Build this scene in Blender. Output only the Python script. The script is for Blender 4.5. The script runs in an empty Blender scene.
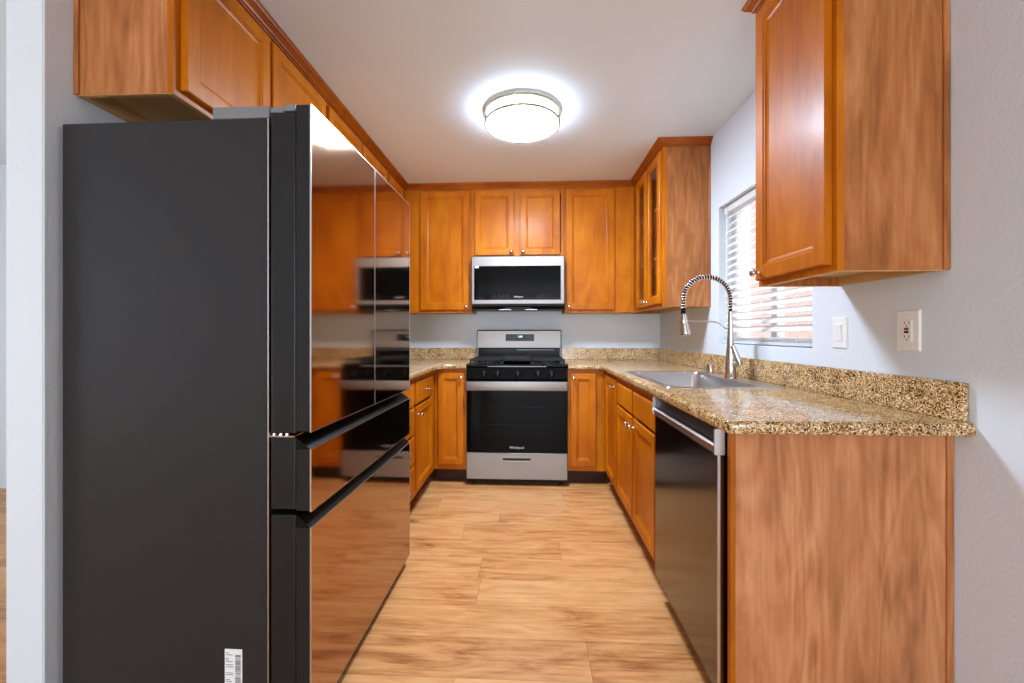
import bpy, bmesh, math, random
from mathutils import Vector, Matrix
random.seed(7)
C = bpy.context.scene
COL = C.collection
PI = math.pi

# ------------------------------------------------------------------ camera
cam_d = bpy.data.cameras.new('camera')
cam_d.sensor_width = 36.0
cam_d.lens = 414.3 / 1024 * 36.0
cam_d.shift_y = -8.0 / 1024
cam_d.clip_start = 0.02
cam = bpy.data.objects.new('camera', cam_d)
cam.location = (0, 0, 1.149)
cam.rotation_euler = (PI / 2, 0, 0.045)
COL.objects.link(cam)
C.camera = cam

# ------------------------------------------------------------------ world, lights, exposure
w = bpy.data.worlds.new('daylight_sky')
C.world = w
w.use_nodes = True
bg = w.node_tree.nodes['Background']
bg.inputs[0].default_value = (0.90, 0.95, 1.0, 1)
bg.inputs[1].default_value = 1.25


def area(name, loc, rot, sx, sy, power, col):
    d = bpy.data.lights.new(name, 'AREA')
    d.shape = 'RECTANGLE'
    d.size, d.size_y, d.energy, d.color = sx, sy, power, col
    o = bpy.data.objects.new(name, d)
    o.location, o.rotation_euler = loc, rot
    COL.objects.link(o)
    return o


# added area lamp at the solid rear wall, standing in for unseen window daylight
area('rear_daylight_fill', (-0.05, -6.38, 1.14), (PI / 2, 0, 0), 2.3, 2.2, 108, (0.88, 0.96, 1.08))
# added fill from the left to brighten the near right wall, no window there
area('side_fill', (-4.42, 0.35, 1.15), (0, -PI / 2, 0), 2.1, 1.3, 17, (0.88, 0.96, 1.08))
LAMP_STRENGTH = 82.0
C.view_settings.view_transform = 'Standard'
C.view_settings.look = 'None'
C.view_settings.gamma = 1.0
C.view_settings.use_curve_mapping = False
C.view_settings.exposure = 1.05


# ------------------------------------------------------------------ material helpers
def s2l(c):
    return tuple(((x / 255) / 12.92 if x / 255 <= 0.04045 else ((x / 255 + 0.055) / 1.055) ** 2.4) for x in c) + (1,)


class NT:
    def __init__(self, name):
        self.m = bpy.data.materials.new(name)
        self.m.use_nodes = True
        self.t = self.m.node_tree
        self.b = self.t.nodes['Principled BSDF']

    def n(self, typ, **kw):
        nd = self.t.nodes.new(typ)
        for k, v in kw.items():
            if k.startswith('i_'):
                key = k[2:]
                key = int(key) if key.isdigit() else key.replace('_', ' ')
                nd.inputs[key].default_value = v
            else:
                setattr(nd, k, v)
        return nd

    def l(self, a, b):
        self.t.links.new(a, b)

    def ramp(self, fac, stops):
        r = self.n('ShaderNodeValToRGB')
        el = r.color_ramp.elements
        while len(el) < len(stops):
            el.new(0.5)
        for e, (p, c) in zip(el, stops):
            e.position = p
            e.color = s2l(c) if len(c) == 3 else c
        self.l(fac, r.inputs[0])
        return r.outputs[0]

    def pos(self, scale, offset=None):
        g = self.n('ShaderNodeNewGeometry')
        mp = self.n('ShaderNodeMapping')
        mp.inputs['Scale'].default_value = scale
        self.l(g.outputs['Position'], mp.inputs['Vector'])
        if offset is not None:
            self.l(offset, mp.inputs['Location'])
        return mp.outputs[0]

    def math(self, op, a, b=None, c=None):
        m = self.n('ShaderNodeMath', operation=op)
        for i, x in enumerate((a, b, c)):
            if x is None:
                continue
            if isinstance(x, (int, float)):
                m.inputs[i].default_value = x
            else:
                self.l(x, m.inputs[i])
        return m.outputs[0]

    def mix(self, fac, a, b, blend='MIX'):
        m = self.n('ShaderNodeMix', data_type='RGBA', blend_type=blend)
        for i, x in ((0, fac), (6, a), (7, b)):
            if isinstance(x, (int, float)):
                m.inputs[i].default_value = x
            elif isinstance(x, tuple):
                m.inputs[i].default_value = s2l(x)
            else:
                self.l(x, m.inputs[i])
        return m.outputs[2]

    def bump(self, h, strength, dist):
        b = self.n('ShaderNodeBump')
        b.inputs['Strength'].default_value = strength
        b.inputs['Distance'].default_value = dist
        self.l(h, b.inputs['Height'])
        self.l(b.outputs[0], self.b.inputs['Normal'])


def plain(name, col, rough=0.5, metal=0.0, coat=0.0, coat_rough=0.05, spec=0.5):
    n = NT(name)
    n.b.inputs['Base Color'].default_value = s2l(col)
    n.b.inputs['Roughness'].default_value = rough
    n.b.inputs['Metallic'].default_value = metal
    n.b.inputs['Coat Weight'].default_value = coat
    n.b.inputs['Coat Roughness'].default_value = coat_rough
    n.b.inputs['Specular IOR Level'].default_value = spec
    # faint unevenness so no surface is perfectly even
    t = n.n('ShaderNodeTexNoise', i_Scale=35.0, i_Detail=3.0)
    n.l(n.pos((1, 1, 1)), t.inputs['Vector'])
    r = n.math('MULTIPLY_ADD', t.outputs[0], 0.06, rough - 0.03)
    n.l(r, n.b.inputs['Roughness'])
    return n.m


def paint(name, col, bump=0.5):
    n = NT(name)
    n.b.inputs['Base Color'].default_value = s2l(col)
    n.b.inputs['Roughness'].default_value = 0.6
    t = n.n('ShaderNodeTexNoise', i_Scale=95.0, i_Detail=3.0, i_Roughness=0.55)
    n.l(n.pos((1, 1, 1)), t.inputs['Vector'])
    t2 = n.n('ShaderNodeTexNoise', i_Scale=28.0, i_Detail=2.0)
    n.l(n.pos((1, 1, 1)), t2.inputs['Vector'])
    h = n.math('ADD', t.outputs[0], n.math('MULTIPLY', t2.outputs[0], 0.8))
    n.bump(h, bump, 0.004)
    return n.m


def wood(name, dark, mid, light, axis='Z', rough=0.42, contrast=1.0, blotch=1.0, coat=0.06, figure=False):
    """stained wood, the grain runs along one world axis"""
    n = NT(name)
    oi = n.n('ShaderNodeObjectInfo')
    cmb = n.n('ShaderNodeCombineXYZ')
    for i in range(3):
        n.l(n.math('MULTIPLY', oi.outputs['Random'], 17.3 + 9 * i), cmb.inputs[i])
    k = {'X': 0, 'Y': 1, 'Z': 2}[axis]
    sc = [1.0, 1.0, 1.0]
    sc[k] = 0.06
    fine = n.n('ShaderNodeTexNoise', i_Scale=75.0, i_Detail=5.0, i_Roughness=0.6)
    n.l(n.pos(tuple(sc), cmb.outputs[0]), fine.inputs['Vector'])
    sc2 = [1.0, 1.0, 1.0]
    sc2[k] = 0.28
    med = n.n('ShaderNodeTexNoise', i_Scale=8.0, i_Detail=6.0, i_Roughness=0.6, i_Distortion=1.2)
    n.l(n.pos(tuple(sc2), cmb.outputs[0]), med.inputs['Vector'])
    big = n.n('ShaderNodeTexNoise', i_Scale=2.2, i_Detail=2.0)
    n.l(n.pos((1, 1, 1), cmb.outputs[0]), big.inputs['Vector'])
    f = n.math('MULTIPLY', fine.outputs[0], 0.35 * contrast)
    f = n.math('MULTIPLY_ADD', med.outputs[0], 0.75 * contrast, f)
    f = n.math('MULTIPLY_ADD', big.outputs[0], 0.5 * blotch, f)
    if figure:
        sc3 = [1.0, 1.0, 1.0]
        sc3[k] = 0.12
        wv = n.n('ShaderNodeTexNoise', i_Scale=7.0, i_Detail=2.0, i_Distortion=0.6)
        n.l(n.pos(tuple(sc3), cmb.outputs[0]), wv.inputs['Vector'])
        bands = n.math('SINE', n.math('MULTIPLY', wv.outputs[0], 60.0))
        f = n.math('MULTIPLY_ADD', bands, 0.045, f)
        tot0 = 0.35 * contrast + 0.75 * contrast + 0.5 * blotch
    tot = 0.5 * (0.35 * contrast + 0.75 * contrast + 0.5 * blotch)
    f = n.math('ADD', n.math('SUBTRACT', f, tot), 0.5)
    col = n.ramp(f, [(0.30, dark), (0.5, mid), (0.70, light)])
    n.l(col, n.b.inputs['Base Color'])
    n.b.inputs['Roughness'].default_value = rough
    n.b.inputs['Coat Weight'].default_value = coat
    n.b.inputs['Coat Roughness'].default_value = 0.2
    n.b.inputs['Specular IOR Level'].default_value = 0.18
    n.bump(fine.outputs[0], 0.05, 0.001)
    return n.m


M = {}
M['wall'] = paint('wall_paint', (216, 224, 230), 0.3)
M['ceiling'] = paint('ceiling_paint', (234, 248, 255), 0.12)
M['wood'] = wood('stained_maple', (146, 70, 2), (186, 102, 5), (208, 128, 14), contrast=0.55, blotch=0.9)
M['wood_x'] = wood('stained_maple_along_x', (126, 55, 5), (156, 76, 8), (180, 98, 18), axis='X', contrast=0.6)
M['wood_y'] = wood('stained_maple_along_y', (126, 55, 5), (156, 76, 8), (180, 98, 18), axis='Y', contrast=0.6)
M['veneer'] = wood('cabinet_side_veneer', (132, 78, 38), (176, 110, 60), (204, 142, 92), contrast=0.8, blotch=0.5,
                   rough=0.38, coat=0.15, figure=True)
M['panel'] = wood('end_panel_veneer_lit', (146, 92, 56), (188, 124, 80), (214, 154, 110), contrast=0.85, blotch=0.5,
                  rough=0.38, coat=0.15, figure=True)  # side veneer made lighter, the panel's brighter lighting is put into its colour
M['raw'] = wood('raw_maple_underside', (176, 132, 78), (208, 166, 108), (226, 190, 136), axis='Y', contrast=0.5,
                rough=0.5, coat=0)
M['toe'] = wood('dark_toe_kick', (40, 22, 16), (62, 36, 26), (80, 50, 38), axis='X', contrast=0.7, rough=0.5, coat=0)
M['steel'] = None


def steel(name, col, rough, axis):
    n = NT(name)
    sc = [60.0, 60.0, 60.0]
    sc['XYZ'.index(axis)] = 0.8
    t = n.n('ShaderNodeTexNoise', i_Scale=12.0, i_Detail=3.0)
    n.l(n.pos(tuple(sc)), t.inputs['Vector'])
    n.b.inputs['Base Color'].default_value = s2l(col)
    n.b.inputs['Metallic'].default_value = 1.0
    n.l(n.math('MULTIPLY_ADD', t.outputs[0], 0.16, rough - 0.08), n.b.inputs['Roughness'])
    n.bump(t.outputs[0], 0.04, 0.0004)
    return n.m


M['steel'] = steel('brushed_steel', (146, 142, 138), 0.48, 'X')
M['steel_y'] = steel('brushed_steel_sink', (196, 196, 196), 0.32, 'Y')
M['dwsteel'] = steel('black_stainless', (104, 100, 98), 0.16, 'Z')
M['nickel'] = plain('brushed_nickel', (205, 200, 192), 0.22, 1.0)
M['ringmetal'] = plain('satin_bronze_nickel', (150, 132, 104), 0.42, 1.0)
M['chrome'] = plain('polished_chrome', (225, 225, 225), 0.08, 1.0)
M['silver'] = plain('silver_trim', (215, 215, 215), 0.3, 1.0)
M['blackglass'] = plain('black_glass', (9, 9, 9), 0.07, 0.0, 0.0, 0.03, spec=0.07)
M['enamel'] = plain('black_enamel', (10, 10, 10), 0.25, spec=0.09)
M['blackplastic'] = plain('black_plastic', (12, 12, 12), 0.42, spec=0.15)
M['castiron'] = plain('cast_iron', (30, 28, 27), 0.6, spec=0.3)
M['fridgeside'] = plain('charcoal_painted_steel', (34, 34, 35), 0.5, spec=0.35)
M['fridgeedge'] = plain('dark_door_edge', (26, 27, 28), 0.4, spec=0.3)
M['hinge'] = plain('grey_hinge_plastic', (120, 122, 126), 0.45)
M['bronze'] = plain('bronze_mirror_glass', (178, 146, 118), 0.07, 1.0)
M['white'] = plain('white_plastic', (236, 236, 234), 0.35)


def m_blind():
    n = NT('white_blind_slat')
    df = n.n('ShaderNodeBsdfDiffuse')
    tl = n.n('ShaderNodeBsdfTranslucent')
    df.inputs[0].default_value = s2l((240, 240, 240))
    tl.inputs[0].default_value = s2l((240, 238, 235))
    mx = n.n('ShaderNodeMixShader')
    mx.inputs[0].default_value = 0.35
    n.l(df.outputs[0], mx.inputs[1])
    n.l(tl.outputs[0], mx.inputs[2])
    n.l(mx.outputs[0], n.t.nodes['Material Output'].inputs['Surface'])
    return n.m


M['blind'] = m_blind()
M['vinyl'] = plain('white_vinyl', (232, 232, 232), 0.4)
M['paper'] = plain('white_sticker_paper', (232, 232, 232), 0.6)
M['ink'] = plain('grey_print', (90, 90, 92), 0.6)
M['red'] = plain('red_button', (150, 22, 26), 0.4)
M['logo'] = plain('silver_print', (210, 210, 210), 0.4)
M['dark'] = plain('dark_slot', (20, 20, 20), 0.6)
M['siding'] = paint('terracotta_stucco', (206, 160, 148))
M['lining'] = wood('cabinet_lining', (168, 104, 50), (190, 124, 66), (206, 142, 84), contrast=0.4, rough=0.45, coat=0)


def m_glass():
    """thin window glass: clear with a fresnel reflection"""
    n = NT('clear_glass')
    tr = n.n('ShaderNodeBsdfTransparent')
    gl = n.n('ShaderNodeBsdfGlossy')
    gl.inputs['Roughness'].default_value = 0.02
    fr = n.n('ShaderNodeLayerWeight')
    mx = n.n('ShaderNodeMixShader')
    n.l(n.math('MULTIPLY_ADD', n.math('POWER', fr.outputs['Facing'], 5.0), 0.7, 0.05), mx.inputs[0])
    n.l(tr.outputs[0], mx.inputs[1])
    n.l(gl.outputs[0], mx.inputs[2])
    n.l(mx.outputs[0], n.t.nodes['Material Output'].inputs['Surface'])
    return n.m


M['glass'] = m_glass()


def m_emit(name, col, s):
    n = NT(name)
    n.b.inputs['Base Color'].default_value = s2l(col)
    n.b.inputs['Emission Color'].default_value = s2l(col)
    n.b.inputs['Emission Strength'].default_value = s
    return n.m


M['lamp'] = m_emit('lit_lamp_diffuser', (216, 233, 255), LAMP_STRENGTH)
M['lampside'] = m_emit('lit_lamp_side', (212, 232, 255), 10.0)
M['digits'] = m_emit('lit_display_digits', (205, 235, 255), 1.2)


def m_granite():
    n = NT('speckled_granite')
    p = n.pos((1, 1, 1))
    nz = n.n('ShaderNodeTexNoise', i_Scale=60.0, i_Detail=2.0)
    n.l(p, nz.inputs['Vector'])
    warp = n.mix(0.012, p, nz.outputs['Color'], 'ADD')
    v1 = n.n('ShaderNodeTexVoronoi', i_Scale=290.0)
    n.l(warp, v1.inputs['Vector'])
    sep = n.n('ShaderNodeSeparateColor')
    n.l(v1.outputs['Color'], sep.inputs[0])
    big = n.n('ShaderNodeTexNoise', i_Scale=16.0, i_Detail=3.0)
    n.l(p, big.inputs['Vector'])
    f = n.math('MULTIPLY_ADD', n.math('SUBTRACT', big.outputs[0], 0.5), 0.6, sep.outputs[0])
    col = n.ramp(f, [(0.0, (34, 24, 18)), (0.16, (62, 42, 26)), (0.20, (120, 80, 38)), (0.38, (172, 126, 68)),
                     (0.60, (200, 158, 98)), (0.80, (216, 182, 128)), (0.93, (238, 220, 186))])
    v2 = n.n('ShaderNodeTexVoronoi', i_Scale=130.0)
    n.l(warp, v2.inputs['Vector'])
    sp2 = n.n('ShaderNodeSeparateColor')
    n.l(v2.outputs['Color'], sp2.inputs[0])
    spot = n.math('MULTIPLY', n.math('LESS_THAN', v2.outputs['Distance'], 0.30), n.math('LESS_THAN', sp2.outputs[1], 0.30))
    col = n.mix(spot, col, (52, 38, 28))
    n.l(col, n.b.inputs['Base Color'])
    n.b.inputs['Roughness'].default_value = 0.18
    n.b.inputs['Coat Weight'].default_value = 0.15
    return n.m


M['granite'] = m_granite()


def m_floor():
    n = NT('oak_plank_floor')
    g = n.n('ShaderNodeNewGeometry')
    s = n.n('ShaderNodeSeparateXYZ')
    n.l(g.outputs['Position'], s.inputs[0])
    W, L = 0.1855, 1.22
    row = n.math('DIVIDE', n.math('ADD', s.outputs[1], 10 * W - 1.743), W)
    ri = n.math('FLOOR', row)
    rf = n.math('FRACT', row)
    wn = n.n('ShaderNodeTexWhiteNoise', noise_dimensions='1D')
    n.l(n.math('ADD', ri, 3.7), wn.inputs['W'])
    cx = n.math('DIVIDE', n.math('ADD', s.outputs[0], n.math('MULTIPLY_ADD', wn.outputs[0], L * 3, 20.0)), L)
    ci = n.math('FLOOR', cx)
    cf = n.math('FRACT', cx)
    cmb = n.n('ShaderNodeCombineXYZ')
    n.l(ri, cmb.inputs[0])
    n.l(ci, cmb.inputs[1])
    wn2 = n.n('ShaderNodeTexWhiteNoise', noise_dimensions='2D')
    n.l(cmb.outputs[0], wn2.inputs['Vector'])
    off = n.n('ShaderNodeVectorMath', operation='SCALE')
    n.l(wn2.outputs['Color'], off.inputs[0])
    off.inputs['Scale'].default_value = 37.0
    # streaky grain along X
    v = n.pos((0.22, 1.0, 1.0), off.outputs[0])
    gr = n.n('ShaderNodeTexNoise', i_Scale=15.0, i_Detail=8.0, i_Roughness=0.62, i_Distortion=0.7)
    n.l(v, gr.inputs['Vector'])
    v2 = n.pos((0.05, 1.0, 1.0), off.outputs[0])
    fine = n.n('ShaderNodeTexNoise', i_Scale=85.0, i_Detail=4.0, i_Roughness=0.6)
    n.l(v2, fine.inputs['Vector'])
    f = n.math('ADD', n.math('MULTIPLY_ADD', gr.outputs[0], 0.85, 0.075), n.math('MULTIPLY', n.math('SUBTRACT', fine.outputs[0], 0.5), 0.42))
    sp = n.n('ShaderNodeSeparateColor')
    n.l(wn2.outputs['Color'], sp.inputs[0])
    f = n.math('ADD', f, n.math('MULTIPLY', n.math('SUBTRACT', sp.outputs[1], 0.5), 0.16))
    col = n.ramp(f, [(0.22, (142, 84, 44)), (0.34, (186, 122, 68)), (0.45, (210, 148, 90)), (0.58, (222, 164, 104)), (0.75, (232, 182, 126))])
    # knots
    kv = n.pos((0.55, 1.0, 1.0), off.outputs[0])
    vk = n.n('ShaderNodeTexVoronoi', i_Scale=3.4)
    n.l(kv, vk.inputs['Vector'])
    kd = n.math('MULTIPLY_ADD', n.math('SUBTRACT', gr.outputs[0], 0.5), 0.12, vk.outputs['Distance'])
    km = n.n('ShaderNodeMapRange')
    n.l(kd, km.inputs[0])
    km.inputs[1].default_value = 0.02
    km.inputs[2].default_value = 0.13
    km.inputs[3].default_value = 0.75
    km.inputs[4].default_value = 0.0
    col = n.mix(km.outputs[0], col, (122, 76, 44))
    # seams
    e = n.math('MAXIMUM', n.math('LESS_THAN', rf, 0.006), n.math('LESS_THAN', cf, 0.0012))
    col = n.mix(n.math('MULTIPLY', e, 0.6), col, (96, 58, 34))
    n.l(col, n.b.inputs['Base Color'])
    n.b.inputs['Roughness'].default_value = 0.36
    h = n.math('SUBTRACT', n.math('MULTIPLY', fine.outputs[0], 0.25), e)
    n.bump(h, 0.12, 0.001)
    return n.m


M['floor'] = m_floor()


# ------------------------------------------------------------------ mesh helpers
def link(name, me, parent=None):
    o = bpy.data.objects.new(name, me)
    COL.objects.link(o)
    if parent is not None:
        o.parent = parent
    return o


def root_of(o):
    while o.parent is not None:
        o = o.parent
    return o


def world_off(p):
    v = Vector((0, 0, 0))
    while p is not None:
        v += p.location
        p = p.parent
    return v


def part(name, bm, mat, parent=None, smooth=None, label=None):
    """links one mesh; the bmesh is in world coordinates (before any turn of its root)"""
    bmesh.ops.recalc_face_normals(bm, faces=bm.faces[:])
    if parent is not None:
        bmesh.ops.translate(bm, verts=bm.verts[:], vec=-world_off(parent))
    me = bpy.data.meshes.new(name)
    bm.to_mesh(me)
    bm.free()
    mats = mat if isinstance(mat, (list, tuple)) else [mat]
    for m_ in mats:
        me.materials.append(m_)
    if smooth:
        for p in me.polygons:
            p.use_smooth = True
        try:
            me.set_sharp_from_angle(angle=math.radians(smooth))
        except Exception:
            pass
    o = link(name, me, parent)
    if label:
        o['label'] = label
    return o


def thing(name, label, cat, loc=(0, 0, 0), group=None):
    o = bpy.data.objects.new(name, None)
    o.empty_display_size = 0.1
    o.location = loc
    COL.objects.link(o)
    o['label'] = label
    o['category'] = cat
    if group:
        o['group'] = group
    return o


def solid(name, bm, mat, label, cat, group=None, smooth=None):
    o = part(name, bm, mat, None, smooth)
    o['label'] = label
    o['category'] = cat
    if group:
        o['group'] = group
    return o


def struct(name, bm, mat, parent=None):
    o = part(name, bm, mat, parent)
    if parent is None:
        o['kind'] = 'structure'
    return o


def box(bm, a, b, bev=0.0, seg=1, mi=0):
    a, b = Vector(a), Vector(b)
    lo = Vector((min(a[i], b[i]) for i in range(3)))
    hi = Vector((max(a[i], b[i]) for i in range(3)))
    r = bmesh.ops.create_cube(bm, size=1.0)
    vs = r['verts']
    for v in vs:
        v.co = Vector((lo[i] + (v.co[i] + 0.5) * (hi[i] - lo[i]) for i in range(3)))
    fs = {f for v in vs for f in v.link_faces}
    for f in fs:
        f.material_index = mi
    if bev > 0:
        es = list({e for v in vs for e in v.link_edges})
        r = bmesh.ops.bevel(bm, geom=es, offset=bev, segments=seg, profile=0.5, affect='EDGES', clamp_overlap=True)
        for f in r['faces']:
            f.material_index = mi
    return bm


def B(a, b, bev=0.0, seg=1):
    return box(bmesh.new(), a, b, bev, seg)


def tube(bm, pts, rad, n=12, caps=True):
    """swept round tube; rad is a number or one per point"""
    pts = [Vector(p) for p in pts]
    rads = rad if isinstance(rad, (list, tuple)) else [rad] * len(pts)
    t0 = (pts[1] - pts[0]).normalized()
    up = Vector((0, 0, 1)) if abs(t0.z) < 0.9 else Vector((1, 0, 0))
    nrm = t0.cross(up).normalized()
    rings = []
    prev = t0
    for i, p in enumerate(pts):
        if i == 0:
            t = t0
        elif i == len(pts) - 1:
            t = (pts[-1] - pts[-2]).normalized()
        else:
            t = ((pts[i + 1] - p).normalized() + (p - pts[i - 1]).normalized()).normalized()
        q = prev.rotation_difference(t)
        nrm = (q @ nrm).normalized()
        prev = t
        bn = t.cross(nrm)
        rings.append([bm.verts.new(p + rads[i] * (math.cos(2 * PI * k / n) * nrm + math.sin(2 * PI * k / n) * bn)) for k in range(n)])
    for a, b in zip(rings, rings[1:]):
        for k in range(n):
            bm.faces.new((a[k], a[(k + 1) % n], b[(k + 1) % n], b[k]))
    if caps:
        bm.faces.new(rings[0][::-1])
        bm.faces.new(rings[-1])
    return bm


def lathe(bm, prof, o, axis=(0, 0, 1), n=32):
    """prof: list of (radius, distance along axis) from the point o"""
    o, axis = Vector(o), Vector(axis).normalized()
    up = Vector((0, 0, 1)) if abs(axis.z) < 0.9 else Vector((1, 0, 0))
    u = axis.cross(up).normalized()
    v = axis.cross(u)
    rings = []
    for r, h in prof:
        c = o + axis * h
        if r < 1e-6:
            rings.append([bm.verts.new(c)])
        else:
            rings.append([bm.verts.new(c + r * (math.cos(2 * PI * k / n) * u + math.sin(2 * PI * k / n) * v)) for k in range(n)])
    for a, b in zip(rings, rings[1:]):
        for k in range(n):
            k2 = (k + 1) % n
            if len(a) == 1 and len(b) == 1:
                continue
            if len(a) == 1:
                bm.faces.new((a[0], b[k], b[k2]))
            elif len(b) == 1:
                bm.faces.new((a[k], a[k2], b[0]))
            else:
                bm.faces.new((a[k], a[k2], b[k2], b[k]))
    return bm


def prism(bm, poly, a, b, axis='X'):
    """poly in the plane across the axis, extruded from a to b (X: (y,z); Y: (x,z); Z: (x,y))"""
    def P(p, t):
        return {'X': (t, p[0], p[1]), 'Y': (p[0], t, p[1]), 'Z': (p[0], p[1], t)}[axis]
    r0 = [bm.verts.new(P(p, a)) for p in poly]
    r1 = [bm.verts.new(P(p, b)) for p in poly]
    n = len(poly)
    for k in range(n):
        bm.faces.new((r0[k], r0[(k + 1) % n], r1[(k + 1) % n], r1[k]))
    bm.faces.new(r0[::-1])
    bm.faces.new(r1)
    return bm


def text_part(name, s, size, loc, rot, mat, parent, depth=0.0006, sx=1.0, label=None):
    cu = bpy.data.curves.new('t', 'FONT')
    cu.body = s
    cu.size = size
    cu.extrude = depth
    cu.align_x = 'CENTER'
    cu.align_y = 'CENTER'
    to = bpy.data.objects.new('t', cu)
    COL.objects.link(to)
    dg = bpy.context.evaluated_depsgraph_get()
    me = bpy.data.meshes.new_from_object(to.evaluated_get(dg))
    bpy.data.objects.remove(to)
    mt = Matrix.Translation(Vector(loc) - world_off(parent)) @ rot.to_4x4() @ Matrix.Diagonal((sx, 1, 1, 1))
    me.transform(mt)
    me.name = name
    me.materials.clear()
    me.materials.append(mat)
    o = link(name, me, parent)
    if label:
        o['label'] = label
    return o


ROT_BACK = Matrix(((1, 0, 0), (0, 0, -1), (0, 1, 0)))      # text that faces -Y


class Face:
    """a cabinet front: u along the run, v outwards from the front plane, z up"""
    def __init__(self, kind, plane):
        self.k, self.p = kind, plane

    def pt(self, u, v, z):
        return Vector({'R': (self.p - v, u, z), 'L': (self.p + v, u, z), 'B': (u, self.p - v, z)}[self.k])

    @property
    def out(self):
        return Vector({'R': (-1, 0, 0), 'L': (1, 0, 0), 'B': (0, -1, 0)}[self.k])

    def box(self, bm, u0, u1, v0, v1, z0, z1, bev=0.0, mi=0):
        return box(bm, self.pt(u0, v0, z0), self.pt(u1, v1, z1), bev, 1, mi)


XW, YB, YN, CEIL = 1.156, 3.76, 1.19, 2.40
XL = -1.375
UF_R, UF_L, UF_B = 0.857, -1.065, 3.455      # upper frame planes
BF_R, BF_L, BF_B = 0.562, -0.737, 3.15      # base frame planes
UPB, UPT = 1.325, 2.36
FR, FL, FB = Face('R', UF_R), Face('L', UF_L), Face('B', UF_B)
GR, GL, GB = Face('R', BF_R), Face('L', BF_L), Face('B', BF_B)


def rings_mesh(F, u0, u1, z0, z1, prof, open_center=False):
    """nested rectangles: prof = [(inset, v)]"""
    bm = bmesh.new()
    rr = []
    for ins, v in prof:
        rr.append([bm.verts.new(F.pt(u, v, z)) for u, z in ((u0 + ins, z0 + ins), (u1 - ins, z0 + ins), (u1 - ins, z1 - ins), (u0 + ins, z1 - ins))])
    for a, b in zip(rr, rr[1:]):
        for k in range(4):
            bm.faces.new((a[k], a[(k + 1) % 4], b[(k + 1) % 4], b[k]))
    if open_center:
        a, b = rr[-1], rr[0]
        for k in range(4):
            bm.faces.new((a[k], a[(k + 1) % 4], b[(k + 1) % 4], b[k]))
    else:
        bm.faces.new(rr[0])
        bm.faces.new(rr[-1])
    return bm


def knob(F, u, z, parent, v=0.021):
    bm = bmesh.new()
    lathe(bm, [(0, 0), (0.0085, 0), (0.0085, 0.002), (0.0048, 0.005), (0.0045, 0.013), (0.010, 0.018), (0.0145, 0.022), (0.0150, 0.026),
               (0.0125, 0.030), (0.006, 0.0325), (0, 0.033)], F.pt(u, v, z), F.out, 20)
    return part('knob', bm, M['nickel'], parent, 50, 'brushed nickel knob')


def door(F, u0, u1, z0, z1, parent, knob_at=None, fw=0.052, glass=False, mat=None):
    t = 0.0205
    mat = mat or M['wood']
    if glass:
        bm = rings_mesh(F, u0, u1, z0, z1, [(0.0, 0.001), (0.0, t - 0.004), (0.004, t), (fw, t), (fw + 0.004, t - 0.005),
                                            (fw + 0.010, t - 0.007), (fw + 0.010, 0.001)], True)
        d = part('glass_door', bm, mat, parent)
        g = bmesh.new()
        F.box(g, u0 + fw + 0.006, u1 - fw - 0.006, 0.006, 0.010, z0 + fw + 0.006, z1 - fw - 0.006)
        part('glass_pane', g, M['glass'], d, label='clear glass pane')
    else:
        bm = rings_mesh(F, u0, u1, z0, z1, [(0.0, 0.001), (0.0, t - 0.004), (0.004, t), (fw - 0.004, t), (fw, t - 0.004), (fw + 0.004, t - 0.004),
                                            (fw + 0.008, t - 0.009), (fw + 0.016, t - 0.0125)])
        d = part('door', bm, mat, parent)
    if knob_at:
        knob(F, knob_at[0], knob_at[1], d)
    return d


def drawer_front(F, u0, u1, z0, z1, parent, kn=True, name='drawer'):
    t = 0.0205
    bm = rings_mesh(F, u0, u1, z0, z1, [(0.0, 0.001), (0.0, t - 0.006), (0.003, t - 0.004), (0.010, t), (0.016, t)])
    d = part(name, bm, M['wood'], parent)
    if kn:
        knob(F, (u0 + u1) / 2, (z0 + z1) / 2, d)
    return d


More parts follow.
